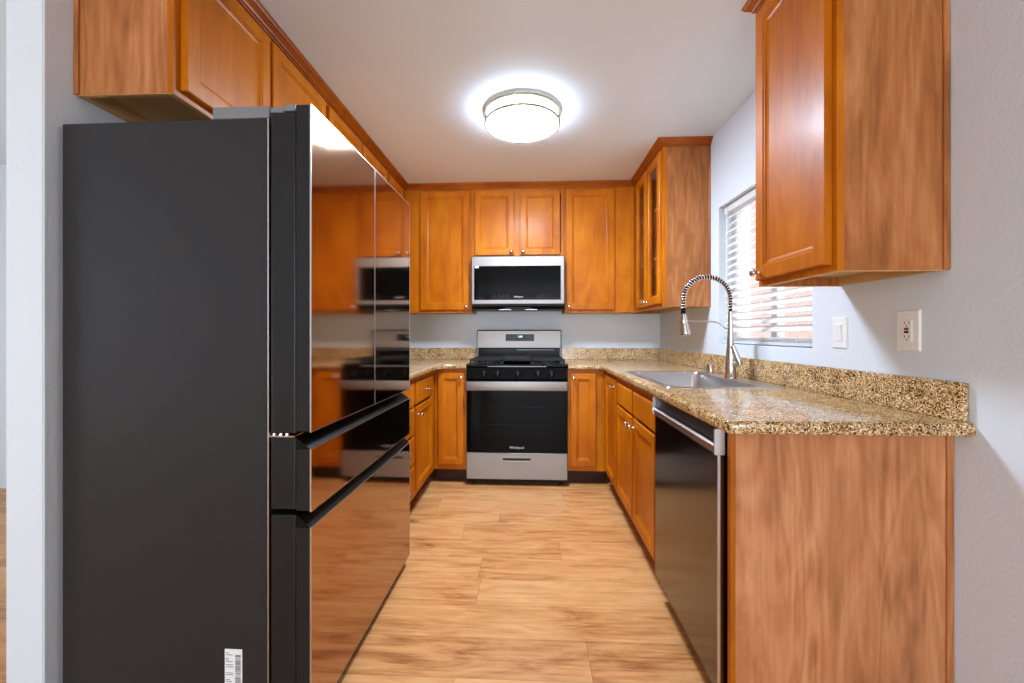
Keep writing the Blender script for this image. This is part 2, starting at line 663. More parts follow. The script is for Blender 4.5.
def upper_cab(F, u0, u1, z0, z1, depth, label, doors, near_side=False, group=None, rails=True, hollow=False, far_open=None):
    """wall cabinet: carcass, face frame, raw underside, doors"""
    ctr = F.pt((u0 + u1) / 2, -depth / 2, z0)
    r = thing('wall_cabinet', label, 'cabinet', ctr, group)
    bm = bmesh.new()
    th = 0.014
    F.box(bm, u0, u0 + th, -depth, -0.019, z0, z1)
    F.box(bm, u1 - th, u1, -depth, -0.019, z0, z1)
    F.box(bm, u0 + th, u1 - th, -depth, -0.019, z1 - th, z1)
    part('side_panels', bm, M['veneer'], r)
    bm = bmesh.new()
    F.box(bm, u0 + th, u1 - th, -depth, -depth + 0.006, z0 + 0.04, z1 - th)
    F.box(bm, u0 + th, u1 - th, -depth + 0.006, -0.019, z0 + 0.032, z0 + 0.044)
    F.box(bm, u0 + th, u1 - th, -depth, -depth + 0.02, z0 + 0.001, z0 + 0.032)
    part('bottom_panel', bm, M['raw'], r, label='unstained pale maple underside')
    # raw lower edge of the side panels
    bm = bmesh.new()
    F.box(bm, u0 + 0.001, u0 + th, -depth, -0.02, z0 - 0.0015, z0)
    F.box(bm, u1 - th, u1 - 0.001, -depth, -0.02, z0 - 0.0015, z0)
    F.box(bm, u0 + 0.001, u1 - 0.001, -0.0185, -0.001, z0 - 0.0015, z0)
    part('bottom_edge', bm, M['raw'], r)
    st = 0.03
    bm = bmesh.new()
    F.box(bm, u0, u0 + st, -0.019, 0, z0, z1)
    F.box(bm, u1 - st, u1, -0.019, 0, z0, z1)
    F.box(bm, u0 + st, u1 - st, -0.019, 0, z0, z0 + 0.036)
    F.box(bm, u0 + st, u1 - st, -0.019, 0, z1 - 0.05, z1)
    for m_ in doors.get('mullions', ()):
        F.box(bm, m_[0], m_[1], -0.019, 0, z0 + 0.036, z1 - 0.05)
    part('face_frame', bm, M['wood'], r)
    for d in doors['doors']:
        door(F, d[0], d[1], z0 + 0.02, z1 - 0.022, r, (d[2], z0 + 0.047), glass=doors.get('glass', False))
    if doors.get('glass'):
        bm = bmesh.new()
        for k in (1, 2):
            z = z0 + (z1 - z0) * k / 3
            F.box(bm, u0 + th, u1 - th, -depth + 0.006, -0.025, z, z + 0.016)
            part('shelf', bm, M['lining'], r)
            bm = bmesh.new()
        bm.free()
        for zz in (0.24, 0.42, 0.60, 0.78):
            for dv in (0.08, 0.2):
                for uu, dr_ in ((u0 + th, 1), (u1 - th, -1)):
                    bm = bmesh.new()
                    lathe(bm, [(0, 0), (0.004, 0), (0.004, 0.01), (0, 0.01)], F.pt(uu, -dv, z0 + zz), (0, dr_, 0), 10)
                    part('shelf_pin', bm, M['white'], r, label='small white shelf pin')
    return r


# ------------------------------------------------------------------ setting
bm = B((-4.6, -6.6, -0.05), (XW + 0.14, YB + 0.12, 0))
struct('floor', bm, M['floor'])
struct('ceiling', B((-4.6, -6.6, CEIL), (XW + 0.14, YB + 0.12, CEIL + 0.1)), M['ceiling'])
# right wall with the window opening
WY0, WY1, WZ0, WZ1 = 1.755, 2.60, 1.088, 1.922
bm = bmesh.new()
T = XW + 0.13
box(bm, (XW, -6.5, 0), (T, WY0, CEIL))
box(bm, (XW, WY1, 0), (T, YB + 0.12, CEIL))
box(bm, (XW, WY0, 0), (T, WY1, WZ0))
box(bm, (XW, WY0, WZ1), (T, WY1, CEIL))
struct('wall_right', bm, M['wall'])
struct('wall_back', B((XL - 0.114, YB, 0), (XW, YB + 0.12, CEIL)), M['wall'])
struct('wall_left', B((XL - 0.114, 1.109, 0), (XL, YB, CEIL), 0.004), M['wall'])
struct('wall_hall', B((-4.5, 2.9, 0), (XL - 0.114, 3.02, CEIL)), M['wall'])
struct('wall_far_left', B((-4.6, -6.5, 0), (-4.5, 3.0, CEIL)), M['wall'])
struct('wall_rear', B((-4.6, -6.6, 0), (T, -6.5, CEIL)), M['wall'])

# kitchen window
wr = bpy.data.objects.new('window_1', None)
wr.location = (XW + 0.1, (WY0 + WY1) / 2, WZ0)
wr['kind'] = 'structure'
COL.objects.link(wr)
bm = bmesh.new()
x0, x1 = XW + 0.085, XW + 0.125
for a, b in (((x0, WY0, WZ0), (x1, WY0 + 0.035, WZ1)), ((x0, WY1 - 0.035, WZ0), (x1, WY1, WZ1)),
             ((x0, WY0 + 0.035, WZ0), (x1, WY1 - 0.035, WZ0 + 0.035)), ((x0, WY0 + 0.035, WZ1 - 0.035), (x1, WY1 - 0.035, WZ1)),
             ((x0, 2.15, WZ0 + 0.035), (x1, 2.20, WZ1 - 0.035))):
    box(bm, a, b, 0.003)
part('window_frame', bm, M['vinyl'], wr)
bm = bmesh.new()
box(bm, (x0 + 0.018, WY0 + 0.034, WZ0 + 0.034), (x0 + 0.022, 2.151, WZ1 - 0.034))
box(bm, (x0 + 0.018, 2.199, WZ0 + 0.034), (x0 + 0.022, WY1 - 0.034, WZ1 - 0.034))
part('glass_pane', bm, M['glass'], wr)

# ------------------------------------------------------------------ wall cabinets
DL, DR, DB = UF_L - XL - 0.002, XW - UF_R - 0.002, YB - UF_B - 0.002
upper_cab(FL, YN, 2.095, 1.868, UPT, DL, 'short two-door maple wall cabinet hanging above the refrigerator',
          dict(doors=[(1.215, 1.622, 1.59), (1.640, 2.075, 1.67)], mullions=[(1.60, 1.66)]))
upper_cab(FL, 2.097, 3.005, UPB, UPT, DL, 'two-door maple wall cabinet on the left wall, just beyond the refrigerator',
          dict(doors=[(2.115, 2.530, 2.50), (2.550, 2.985, 2.58)], mullions=[(2.51, 2.57)]))
upper_cab(FL, 3.007, YB - 0.002, UPB, UPT, DL, 'single-door maple wall cabinet filling the left back corner',
          dict(doors=[(3.025, 3.365, 3.06)], mullions=[(3.36, 3.44)]))
upper_cab(FB, UF_L + 0.002, -0.492, UPB, UPT, DB, 'tall single-door maple wall cabinet left of the microwave',
          dict(doors=[(-0.927, -0.513, -0.535)], mullions=[(UF_L + 0.03, -0.90)]))
upper_cab(FB, -0.490, 0.280, 1.780, UPT, DB, 'short two-door maple wall cabinet right above the microwave',
          dict(doors=[(-0.466, -0.136, -0.160), (-0.090, 0.242, -0.062)], mullions=[(-0.16, -0.06)]))
upper_cab(FB, 0.282, UF_R - 0.002, UPB, UPT, DB, 'tall single-door maple wall cabinet right of the microwave',
          dict(doors=[(0.292, 0.690, 0.316)], mullions=[(0.66, UF_R - 0.03)]))
upper_cab(FR, 2.72, YB - 0.002, UPB, UPT, DR, 'maple wall cabinet with two glass doors in the right back corner',
          dict(doors=[(2.742, 3.045, 3.022), (3.060, 3.355, 3.084)], mullions=[(3.03, 3.075), (3.34, 3.44)], glass=True))
upper_cab(FR, 1.199, 1.597, UPB, UPT, DR, 'single-door maple wall cabinet on the right wall, nearest the camera beside the window',
          dict(doors=[(1.218, 1.585, 1.556)]))

# thin scribe strips where cabinet sides meet the wall
for nm, a, b, lab in (('scribe_strip', (XL + 0.001, YN - 0.006, 1.868), (XL + 0.016, YN, UPT), 'thin wood scribe strip on the wall beside the cabinet above the refrigerator'),
                      ('scribe_strip', (XW - 0.018, 1.193, UPB), (XW - 0.001, 1.199, UPT), 'thin wood scribe strip between the nearest right wall cabinet and the wall'),
                      ('scribe_strip', (XW - 0.018, YN - 0.006, 0.001), (XW - 0.001, YN, 0.876), 'thin wood scribe strip between the base end panel and the right wall'),
                      ('scribe_strip', (XW - 0.012, 2.714, UPB), (XW - 0.001, 2.72, UPT), 'thin wood scribe strip between the glass-door cabinet and the right wall')):
    solid(nm, B(a, b, 0.0015), M['veneer'], lab, 'trim')


# crown moulding
def sweep(path, prof):
    """path: XY points; prof: (outward offset, z), outwards = right-hand side of travel"""
    bm = bmesh.new()
    P = [Vector(p) for p in path]
    rings = []
    for i, p in enumerate(P):
        def nr(a, b):
            d = (b - a).normalized()
            return Vector((d.y, -d.x))
        if i == 0:
            m_ = nr(P[0], P[1])
        elif i == len(P) - 1:
            m_ = nr(P[-2], P[-1])
        else:
            a, b = nr(P[i - 1], p), nr(p, P[i + 1])
            m_ = (a + b) / (1 + a.dot(b))
        rings.append([bm.verts.new((p.x + m_.x * o, p.y + m_.y * o, z)) for o, z in prof])
    n = len(prof)
    for a, b in zip(rings, rings[1:]):
        for k in range(n):
            bm.faces.new((a[k], a[(k + 1) % n], b[(k + 1) % n], b[k]))
    bm.faces.new(rings[0])
    bm.faces.new(rings[-1][::-1])
    return bm


zc = CEIL - 0.001
crown = [(0.0, UPT - 0.004), (0.008, UPT - 0.004), (0.010, UPT + 0.002), (0.016, UPT + 0.004), (0.020, UPT + 0.012), (0.032, UPT + 0.024), (0.036, UPT + 0.026),
         (0.040, UPT + 0.034), (0.044, zc), (0.0, zc)]
e = 0.0005
solid('crown_moulding', sweep([(XL + 0.002, YN - e), (UF_L + e, YN - e), (UF_L + e, UF_B - e), (UF_R - e, UF_B - e), (UF_R - e, 2.72 - e), (XW - 0.002, 2.72 - e)], crown),
      M['wood_x'], 'stained crown moulding running along the left, back and right back cabinets at the ceiling', 'moulding')
solid('crown_moulding', sweep([(XW - 0.002, 1.597 + e), (UF_R - e, 1.597 + e), (UF_R - e, 1.199 - e), (XW - 0.002, 1.199 - e)], crown), M['wood_y'],
      'short stained crown moulding on top of the nearest right wall cabinet', 'moulding')


# ------------------------------------------------------------------ base cabinets
def base_cab(F, u0, u1, depth, label, spec, toe=True, mull=()):
    r = thing('base_cabinet', label, 'cabinet', F.pt((u0 + u1) / 2, -depth / 2, 0))
    bm = bmesh.new()
    th = 0.016
    F.box(bm, u0, u0 + th, -depth, -0.019, 0.11, 0.876)
    F.box(bm, u1 - th, u1, -depth, -0.019, 0.11, 0.876)
    F.box(bm, u0 + th, u1 - th, -depth, -0.019, 0.11, 0.126)
    F.box(bm, u0 + th, u1 - th, -depth, -depth + 0.008, 0.126, 0.876)
    part('carcass', bm, M['veneer'], r)
    bm = bmesh.new()
    F.box(bm, u0, u0 + 0.03, -0.019, 0, 0.11, 0.876)
    F.box(bm, u1 - 0.03, u1, -0.019, 0, 0.11, 0.876)
    F.box(bm, u0 + 0.03, u1 - 0.03, -0.019, 0, 0.11, 0.16)
    F.box(bm, u0 + 0.03, u1 - 0.03, -0.019, 0, 0.84, 0.876)
    for a, b, c, d in mull:
        F.box(bm, a, b, -0.019, 0, c, d)
    part('face_frame', bm, M['wood'], r)
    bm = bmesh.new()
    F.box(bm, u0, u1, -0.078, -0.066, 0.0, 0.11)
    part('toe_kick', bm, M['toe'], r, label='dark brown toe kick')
    for s in spec:
        if s[0] == 'door':
            door(F, s[1], s[2], s[3], s[4], r, s[5], fw=0.048)
        elif s[0] == 'drawer':
            drawer_front(F, s[1], s[2], s[3], s[4], r)
        else:
            drawer_front(F, s[1], s[2], s[3], s[4], r, False, 'false_drawer_front')
    return r


dL, dR, dB = BF_L - XL - 0.002, XW - BF_R - 0.002, YB - BF_B - 0.002
base_cab(GL, 2.10, 2.558, dL, 'maple four-drawer base cabinet just beyond the refrigerator',
         [('drawer', 2.12, 2.54, 0.700, 0.842), ('drawer', 2.12, 2.54, 0.525, 0.685), ('drawer', 2.12, 2.54, 0.345, 0.510), ('drawer', 2.12, 2.54, 0.150, 0.330)])
base_cab(GL, 2.560, BF_B - 0.002, dL, 'maple base cabinet with one drawer over a door, at the left back corner',
         [('drawer', 2.582, 3.012, 0.700, 0.842), ('door', 2.582, 3.012, 0.150, 0.685, (2.617, 0.632))], mull=[(3.00, 3.118, 0.16, 0.84)])
base_cab(GB, BF_L + 0.002, -0.488, dB, 'narrow single-door maple base cabinet left of the range',
         [('door', -0.706, -0.508, 0.150, 0.850, (-0.530, 0.815))])
base_cab(GB, 0.280, BF_R - 0.002, dB, 'narrow single-door maple base cabinet right of the range',
         [('door', 0.300, 0.490, 0.150, 0.850, (0.322, 0.815))], mull=[(0.48, 0.53, 0.16, 0.84)])
base_cab(GR, 2.675, BF_B - 0.024, dR, 'narrow maple base cabinet with one full-height door, between sink cabinet and back corner',
         [('door', 2.700, 3.060, 0.150, 0.850, (2.730, 0.800))])
base_cab(GR, 1.832, 2.673, dR, 'wide maple sink base cabinet with two doors and false drawer fronts, beside the dishwasher',
         [('false', 1.850, 2.232, 0.712, 0.842), ('false', 2.262, 2.650, 0.712, 0.842),
          ('door', 1.850, 2.232, 0.150, 0.698, (2.200, 0.655)), ('door', 2.262, 2.650, 0.150, 0.698, (2.294, 0.655))],
         mull=[(2.22, 2.275, 0.16, 0.84)])

# end panel of the right run
r = thing('end_panel', 'wide reddish-brown wood end panel closing the right base run beside the dishwasher', 'panel', ((BF_R + XW) / 2, YN + 0.01, 0))
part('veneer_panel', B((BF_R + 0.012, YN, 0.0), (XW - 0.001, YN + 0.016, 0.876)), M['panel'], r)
part('corner_stile', B((BF_R - 0.001, YN - 0.0005, 0.0), (BF_R + 0.0115, YN + 0.019, 0.876), 0.001), M['wood'], r)

# ------------------------------------------------------------------ countertops
CT, CB = 0.915, 0.878


def slab(outer, holes=(), z0=CB, z1=CT, bev=0.012, flat=()):
    """plan polygon with an optional rectangular hole, exposed edges rounded"""
    bm = bmesh.new()
    vo = [bm.verts.new((x, y, z1)) for x, y in outer]
    eo = [bm.edges.new((vo[i], vo[(i + 1) % len(vo)])) for i in range(len(vo))]
    alle = list(eo)
    for h in holes:
        vh = [bm.verts.new((x, y, z1)) for x, y in h]
        alle += [bm.edges.new((vh[i], vh[(i + 1) % len(vh)])) for i in range(len(vh))]
    bmesh.ops.triangle_fill(bm, use_beauty=True, use_dissolve=False, edges=alle)
    r = bmesh.ops.extrude_face_region(bm, geom=bm.faces[:])
    nv = [g for g in r['geom'] if isinstance(g, bmesh.types.BMVert)]
    bmesh.ops.translate(bm, verts=nv, vec=(0, 0, z0 - z1))
    bmesh.ops.recalc_face_normals(bm, faces=bm.faces[:])

    def exposed(e):
        m_ = (e.verts[0].co + e.verts[1].co) / 2
        for a, b in flat:                     # exposed plan segments
            a, b = Vector((*a, 0)), Vector((*b, 0))
            d = b - a
            t = (Vector((m_.x, m_.y, 0)) - a).dot(d) / d.length_squared
            if -0.01 < t < 1.01 and ((a + d * t) - Vector((m_.x, m_.y, 0))).length < 1e-4:
                hz = abs(e.verts[0].co.z - e.verts[1].co.z) < 1e-6
                side = [abs(f.normal.z) for f in e.link_faces]
                return hz and min(side) < 0.1 and max(side) > 0.9
        return False
    es = [e_ for e_ in bm.edges if len(e_.link_faces) == 2 and exposed(e_)]
    if es:
        bmesh.ops.bevel(bm, geom=es, offset=bev, segments=4, profile=0.5, affect='EDGES')
    return bm


CXR, CXL, CYB, CYN = 0.526, -0.694, 3.112, 1.129
SX0, SX1, SY0, SY1 = 0.585, 1.092, 1.805, 2.555
r = thing('countertop', 'tan speckled granite countertop right of the range, running over sink and dishwasher', 'countertop', (0.84, 2.4, CB))
co = 0.02
outer = [(0.282, YB - 0.002), (0.282, CYB), (CXR - 0.0, CYB), (CXR, CYN + co), (CXR + co * 0.3, CYN + co * 0.3), (CXR + co, CYN), (XW + 0.03, CYN), (XW + 0.03, CYN + 0.001)]
outer = [(0.282, YB - 0.002), (0.282, CYB), (CXR, CYB), (CXR, CYN + co), (CXR + co * 0.3, CYN + co * 0.3), (CXR + co, CYN), (XW - 0.001, CYN), (XW - 0.001, YB - 0.002)]
hole = [(SX0 + 0.03, SY0 + 0.02), (SX1 - 0.08, SY0 + 0.02), (SX1 - 0.08, SY1 - 0.02), (SX0 + 0.03, SY1 - 0.02)]
part('slab', slab(outer, [hole], flat=[(outer[1], outer[2]), (outer[2], outer[3]), (outer[3], outer[4]), (outer[4], outer[5]), (outer[5], outer[6])]), M['granite'], r, 40)
part('side_backsplash', B((XW - 0.021, 1.146, CT + 0.0005), (XW - 0.001, YB - 0.002, CT + 0.104), 0.002), M['granite'], r)
part('rear_backsplash', B((0.282, YB - 0.022, CT + 0.0005), (XW - 0.022, YB - 0.002, CT + 0.104), 0.002), M['granite'], r)
r = thing('countertop', 'tan speckled granite countertop left of the range, ending at the refrigerator', 'countertop', (-1.0, 2.8, CB))
outer = [(XL + 0.001, YB - 0.002), (XL + 0.001, 2.10), (CXL, 2.10), (CXL, CYB - 0.05), (CXL + 0.05, CYB), (-0.488, CYB), (-0.488, YB - 0.002)]
part('slab', slab(outer, [], flat=[(outer[2], outer[3]), (outer[3], outer[4]), (outer[4], outer[5])]), M['granite'], r, 40)
part('side_backsplash', B((XL + 0.001, 2.10, CT + 0.0005), (XL + 0.021, YB - 0.002, CT + 0.104), 0.002), M['granite'], r)
part('rear_backsplash', B((XL + 0.022, YB - 0.022, CT + 0.0005), (-0.488, YB - 0.002, CT + 0.104), 0.002), M['granite'], r)

# ------------------------------------------------------------------ sink
r = thing('kitchen_sink', 'drop-in stainless steel single-bowl sink set in the granite under the window', 'sink', ((SX0 + SX1) / 2, (SY0 + SY1) / 2, CT))


def rrect(x0, y0, x1, y1, rad, z, n=5):
    out = []
    for cx, cy, a0 in ((x1 - rad, y1 - rad, 0), (x0 + rad, y1 - rad, PI / 2), (x0 + rad, y0 + rad, PI), (x1 - rad, y0 + rad, 1.5 * PI)):
        for k in range(n + 1):
            a = a0 + PI / 2 * k / n
            out.append((cx + rad * math.cos(a), cy + rad * math.sin(a), z))
    return out


bx0, bx1, by0, by1 = SX0 + 0.034, SX1 - 0.100, SY0 + 0.034, SY1 - 0.034
loops = [rrect(SX0, SY0, SX1, SY1, 0.02, CT + 0.0003), rrect(SX0 + 0.004, SY0 + 0.004, SX1 - 0.004, SY1 - 0.004, 0.018, CT + 0.005),
         rrect(SX0 + 0.012, SY0 + 0.012, SX1 - 0.012, SY1 - 0.012, 0.018, CT + 0.004),
         rrect(bx0 - 0.004, by0 - 0.004, bx1 + 0.004, by1 + 0.004, 0.04, CT + 0.003), rrect(bx0, by0, bx1, by1, 0.038, CT - 0.004),
         rrect(bx0 + 0.006, by0 + 0.006, bx1 - 0.006, by1 - 0.006, 0.036, CT - 0.17), rrect(bx0 + 0.03, by0 + 0.03, bx1 - 0.03, by1 - 0.03, 0.03, CT - 0.195),
         rrect(bx0 + 0.14, by0 + 0.16, bx1 - 0.14, by1 - 0.16, 0.03, CT - 0.200)]
bm = bmesh.new()
vr = [[bm.verts.new(p) for p in lp] for lp in loops]
for a, b in zip(vr, vr[1:]):
    for k in range(len(a)):
        bm.faces.new((a[k], a[(k + 1) % len(a)], b[(k + 1) % len(a)], b[k]))
bm.faces.new(vr[-1])
sb = part('basin', bm, M['steel_y'], r, 35)
bm = bmesh.new()
lathe(bm, [(0, 0.002), (0.03, 0.002), (0.034, 0.004), (0.042, 0.003), (0.044, 0.0)], ((bx0 + bx1) / 2, (by0 + by1) / 2, CT - 0.2), (0, 0, 1), 28)
part('drain', bm, M['chrome'], r, 40)

# air gap cap on the sink deck
bm = bmesh.new()
lathe(bm, [(0.0, 0), (0.0235, 0), (0.0235, 0.004), (0.0205, 0.006), (0.0205, 0.047), (0.0185, 0.052), (0, 0.053)], (1.050, 2.475, CT + 0.0042), (0, 0, 1), 28)
solid('air_gap_cap', bm, M['nickel'], 'small brushed nickel cylinder cap on the sink deck left of the faucet', 'air gap cap', smooth=40)

# ------------------------------------------------------------------ faucet
FX, FY, FZ = 1.036, 2.20, CT + 0.0042
r = thing('kitchen_faucet', 'tall spring pull-down kitchen faucet in brushed nickel behind the sink', 'faucet', (FX, FY, FZ))
bm = bmesh.new()
lathe(bm, [(0, 0), (0.030, 0), (0.030, 0.005), (0.0265, 0.010), (0.0250, 0.05), (0.0215, 0.11), (0.0175, 0.16), (0.0140, 0.22), (0.0120, 0.29), (0.0105, 0.345), (0.0, 0.346)],
      (FX, FY, FZ), (0, 0, 1), 28)
part('body', bm, M['nickel'], r, 40)
# hose path: up, over and down to the spray head, along -X
R = 0.120
zt = FZ + 0.345
path = [(FX, FY, zt - 0.02), (FX, FY, zt + 0.04)]
cz = zt + 0.062
for k in range(0, 33):
    a = PI * k / 32
    path.append((FX - R + R * math.cos(a), FY, cz + R * 0.98 * math.sin(a)))
hx = FX - 2 * R
path += [(hx, FY, cz - 0.02), (hx, FY, cz - 0.075)]
bm = bmesh.new()
tube(bm, path, 0.0085, 12)
part('hose', bm, M['blackplastic'], r, 60, 'black hose inside the spring')
# coil
import itertools
P = [Vector(p) for p in path]
cum = [0]
for a, b in zip(P, P[1:]):
    cum.append(cum[-1] + (b - a).length)


def at(s):
    s = max(0, min(cum[-1], s))
    for i in range(len(P) - 1):
        if s <= cum[i + 1]:
            t = (s - cum[i]) / (cum[i + 1] - cum[i])
            return P[i].lerp(P[i + 1], t), (P[i + 1] - P[i]).normalized()
    return P[-1], (P[-1] - P[-2]).normalized()


turns, s0, s1 = 34, 0.03, cum[-1] - 0.028
pts = []
N = turns * 12
for i in range(N + 1):
    s = s0 + (s1 - s0) * i / N
    c, t = at(s)
    n1 = Vector((0, 1, 0))
    n2 = t.cross(n1)
    a = 2 * PI * i / 12
    pts.append(c + 0.0122 * (math.cos(a) * n1 + math.sin(a) * n2))
bm = bmesh.new()
tube(bm, pts, 0.0027, 6)
part('spring', bm, M['chrome'], r, 60, 'bright coiled steel spring')
zh = cz - 0.075
bm = bmesh.new()
lathe(bm, [(0, 0.028), (0.0115, 0.028), (0.0125, 0.0), (0.0, 0.0)], (hx, FY, zh), (0, 0, 1), 20)
part('collar', bm, M['blackplastic'], r, 40, 'black collar above the spray head')
bm = bmesh.new()
lathe(bm, [(0, 0), (0.0125, 0), (0.0150, -0.02), (0.0195, -0.06), (0.0255, -0.095), (0.0270, -0.108), (0.0240, -0.113), (0, -0.110)], (hx, FY, zh), (-0.10, 0, 1), 28)
sh = part('spray_head', bm, M['nickel'], r, 40)
part('spray_button', B((hx + 0.0145, FY - 0.006, zh - 0.075), (hx + 0.021, FY + 0.006, zh - 0.045), 0.002), M['blackplastic'], sh)
# support arm
za = FZ + 0.255
ap = [(FX, FY, za), (FX - 0.022, FY, za + 0.002), (FX - 0.042, FY, za + 0.012), (FX - 0.058, FY, za + 0.028), (FX - 0.078, FY, za + 0.036), (FX - 0.11, FY, za + 0.037), (hx + 0.014, FY, za + 0.037)]
bm = bmesh.new()
tube(bm, ap, 0.0042, 10)
lathe(bm, [(0.0165, -0.006), (0.0185, -0.006), (0.0185, 0.006), (0.0165, 0.006), (0.0165, -0.006)], (hx, FY, za + 0.037), (0, 0, 1), 24)
part('support_arm', bm, M['nickel'], r, 50)
# side lever handle, towards the camera side of the wall
bm = bmesh.new()
tube(bm, [(FX + 0.004, FY - 0.010, FZ + 0.072), (FX + 0.030, FY - 0.028, FZ + 0.080)], [0.018, 0.017], 16)
part('valve_housing', bm, M['nickel'], r, 50)
bm = bmesh.new()
tube(bm, [(FX + 0.031, FY - 0.030, FZ + 0.066), (FX + 0.028, FY - 0.030, FZ + 0.085), (FX + 0.014, FY - 0.026, FZ + 0.125), (FX + 0.001, FY - 0.022, FZ + 0.168)],
     [0.015, 0.0175, 0.015, 0.010], 14)
part('lever_handle', bm, M['nickel'], r, 50)

# ------------------------------------------------------------------ refrigerator
FRX, FRY = -0.9785, 1.59
r = thing('refrigerator', 'large four-door refrigerator with charcoal sides and bronze mirror-glass front on the left', 'refrigerator', (FRX, FRY, 0))
fx = FRX + 0.370            # front glass plane
cx1 = FRX + 0.2445          # front of the case
bx = FRX - 0.372
y0, y1 = FRY - 0.455, FRY + 0.455
ym = FRY + 0.006
part('case', B((bx, y0, 0.045), (cx1, y1, 1.756), 0.003), M['fridgeside'], r)
part('case_edge_trim', B((cx1 + 0.0002, y0 - 0.0005, 0.045), (cx1 + 0.004, y1 + 0.0005, 1.754)), M['silver'], r, label='thin silver edge line of the case')
for dx in (-0.32, 0.18):
    for dy in (-0.38, 0.38):
        bm = bmesh.new()
        lathe(bm, [(0, 0), (0.022, 0), (0.022, 0.012), (0.010, 0.014), (0.010, 0.045), (0, 0.045)], (FRX + dx, FRY + dy, 0), (0, 0, 1), 16)
        part('levelling_foot', bm, M['blackplastic'], r)
part('base_grille', B((cx1 - 0.10, y0 + 0.03, 0.012), (cx1 + 0.03, y1 - 0.03, 0.044), 0.003), M['blackplastic'], r)
# hinge covers
for ya, yb in ((y0 + 0.001, y0 + 0.085), (y1 - 0.085, y1 - 0.001)):
    bm = bmesh.new()
    box(bm, (FRX + 0.082, ya, 1.7565), (cx1 + 0.004, yb, 1.790), 0.002)
    box(bm, (cx1 + 0.004, ya + 0.004, 1.772), (cx1 + 0.045, yb - 0.030, 1.788), 0.002)
    box(bm, (cx1 + 0.045, ya + 0.002, 1.775), (cx1 + 0.078, yb - 0.030, 1.794), 0.002)
    hc = part('hinge_cover', bm, M['hinge'], r, label='light grey plastic hinge cover')
    bm = bmesh.new()
    lathe(bm, [(0, 0), (0.005, 0), (0.005, 0.018), (0, 0.018)], (cx1 + 0.074, ya + 0.01, 1.776), (0, 0, 1), 12)
    part('hinge_pin', bm, M['chrome'], hc)


def fridge_door(name, ya, yb, z0, z1, g0, g1, lip):
    """insulated slab, thicker outer frame and the mirror glass; g0..g1 is the glass height, lip the top of the slab"""
    bm = bmesh.new()
    box(bm, (cx1 + 0.010, ya, z0), (fx - 0.044, yb, z1), 0.004, 2)
    d = part(name, bm, M['fridgeedge'], r)
    bm = bmesh.new()
    box(bm, (fx - 0.0435, ya, g0 - lip), (fx - 0.003, yb, g1), 0.002)
    part('front_slab', bm, M['fridgeedge'], d)
    part('mirror_glass', B((fx - 0.0028, ya + 0.0015, g0), (fx + 0.0010, yb - 0.0015, g1 - 0.0015), 0.0008), M['bronze'], d, label='bronze tinted mirror glass')
    bm = bmesh.new()
    box(bm, (fx - 0.0028, ya - 0.0004, g0), (fx + 0.0014, ya + 0.0014, g1))
    box(bm, (fx - 0.0028, yb - 0.0014, g0), (fx + 0.0014, yb + 0.0004, g1))
    box(bm, (fx - 0.0028, ya, g0 - 0.002), (fx + 0.0014, yb, g0 - 0.0002))
    box(bm, (fx - 0.0028, ya, g1 - 0.0014), (fx + 0.0014, yb, g1 + 0.0004))
    part('glass_trim', bm, M['silver'], d, label='thin silver trim around the glass')
    return d


# two upper doors
fridge_door('door', y0, ym - 0.002, 0.868, 1.768, 0.874, 1.790, 0.0)
fridge_door('door', ym + 0.002, y1, 0.868, 1.768, 0.874, 1.790, 0.0)
# middle drawer and freezer drawer with recessed grip channels above them
for z0, z1, g0, g1 in ((0.655, 0.856, 0.652, 0.826), (0.060, 0.640, 0.052, 0.606)):
    d = fridge_door('drawer', y0, y1, z0, z1, g0, g1, 0.0)
    bm = bmesh.new()
    prism(bm, [(fx - 0.0435, g1), (fx - 0.003, g1), (fx - 0.036, z1 - 0.004), (fx - 0.0435, z1)], y0, y1, 'Y')
    part('grip_channel', bm, M['blackplastic'], d)
# middle hinges
bm = bmesh.new()
box(bm, (cx1 + 0.004, y0 + 0.004, 0.857), (cx1 + 0.075, y0 + 0.05, 0.861))
for k, xx in enumerate((0.012, 0.032, 0.05)):
    lathe(bm, [(0, 0), (0.005, 0), (0.005, 0.006), (0, 0.006)], (cx1 + xx, y0 + 0.012, 0.861), (0, 0, 1), 10)
part('door_hinge', bm, M['chrome'], r, label='small chrome hinge')
# sticker with a barcode low on the side
sy = y0 - 0.0006
sx0, sx1, sz1, sz0 = -0.8585, -0.8075, 0.258, 0.128
st = part('sticker', B((sx0, sy, sz0), (sx1, sy + 0.0004, sz1)), M['paper'], r, label='white printed sticker with a barcode')
bm = bmesh.new()
z = sz1 - 0.016
while z > sz0 + 0.01:
    h = random.choice((0.0008, 0.0012, 0.002, 0.0028))
    box(bm, (sx1 - 0.020, sy - 0.0003, z - h), (sx1 - 0.004, sy, z))
    z -= h + random.choice((0.0008, 0.0012, 0.002))
part('barcode', bm, M['ink'], st)
bm = bmesh.new()
z = sz1 - 0.010
for k, ln in enumerate((9, 20, 9, 8, 20, 21, 23, 21, 22, 12, 18, 16)):
    box(bm, (sx0 + 0.003, sy - 0.0003, z - 0.0016), (sx0 + 0.003 + ln * 0.001, sy, z))
    z -= (0.0055, 0.010, 0.0045, 0.0045, 0.009, 0.006, 0.017, 0.005, 0.014, 0.005, 0.012, 0.006)[k]
part('printed_lines', bm, M['ink'], st)
r.rotation_euler = (0, 0, -0.011)

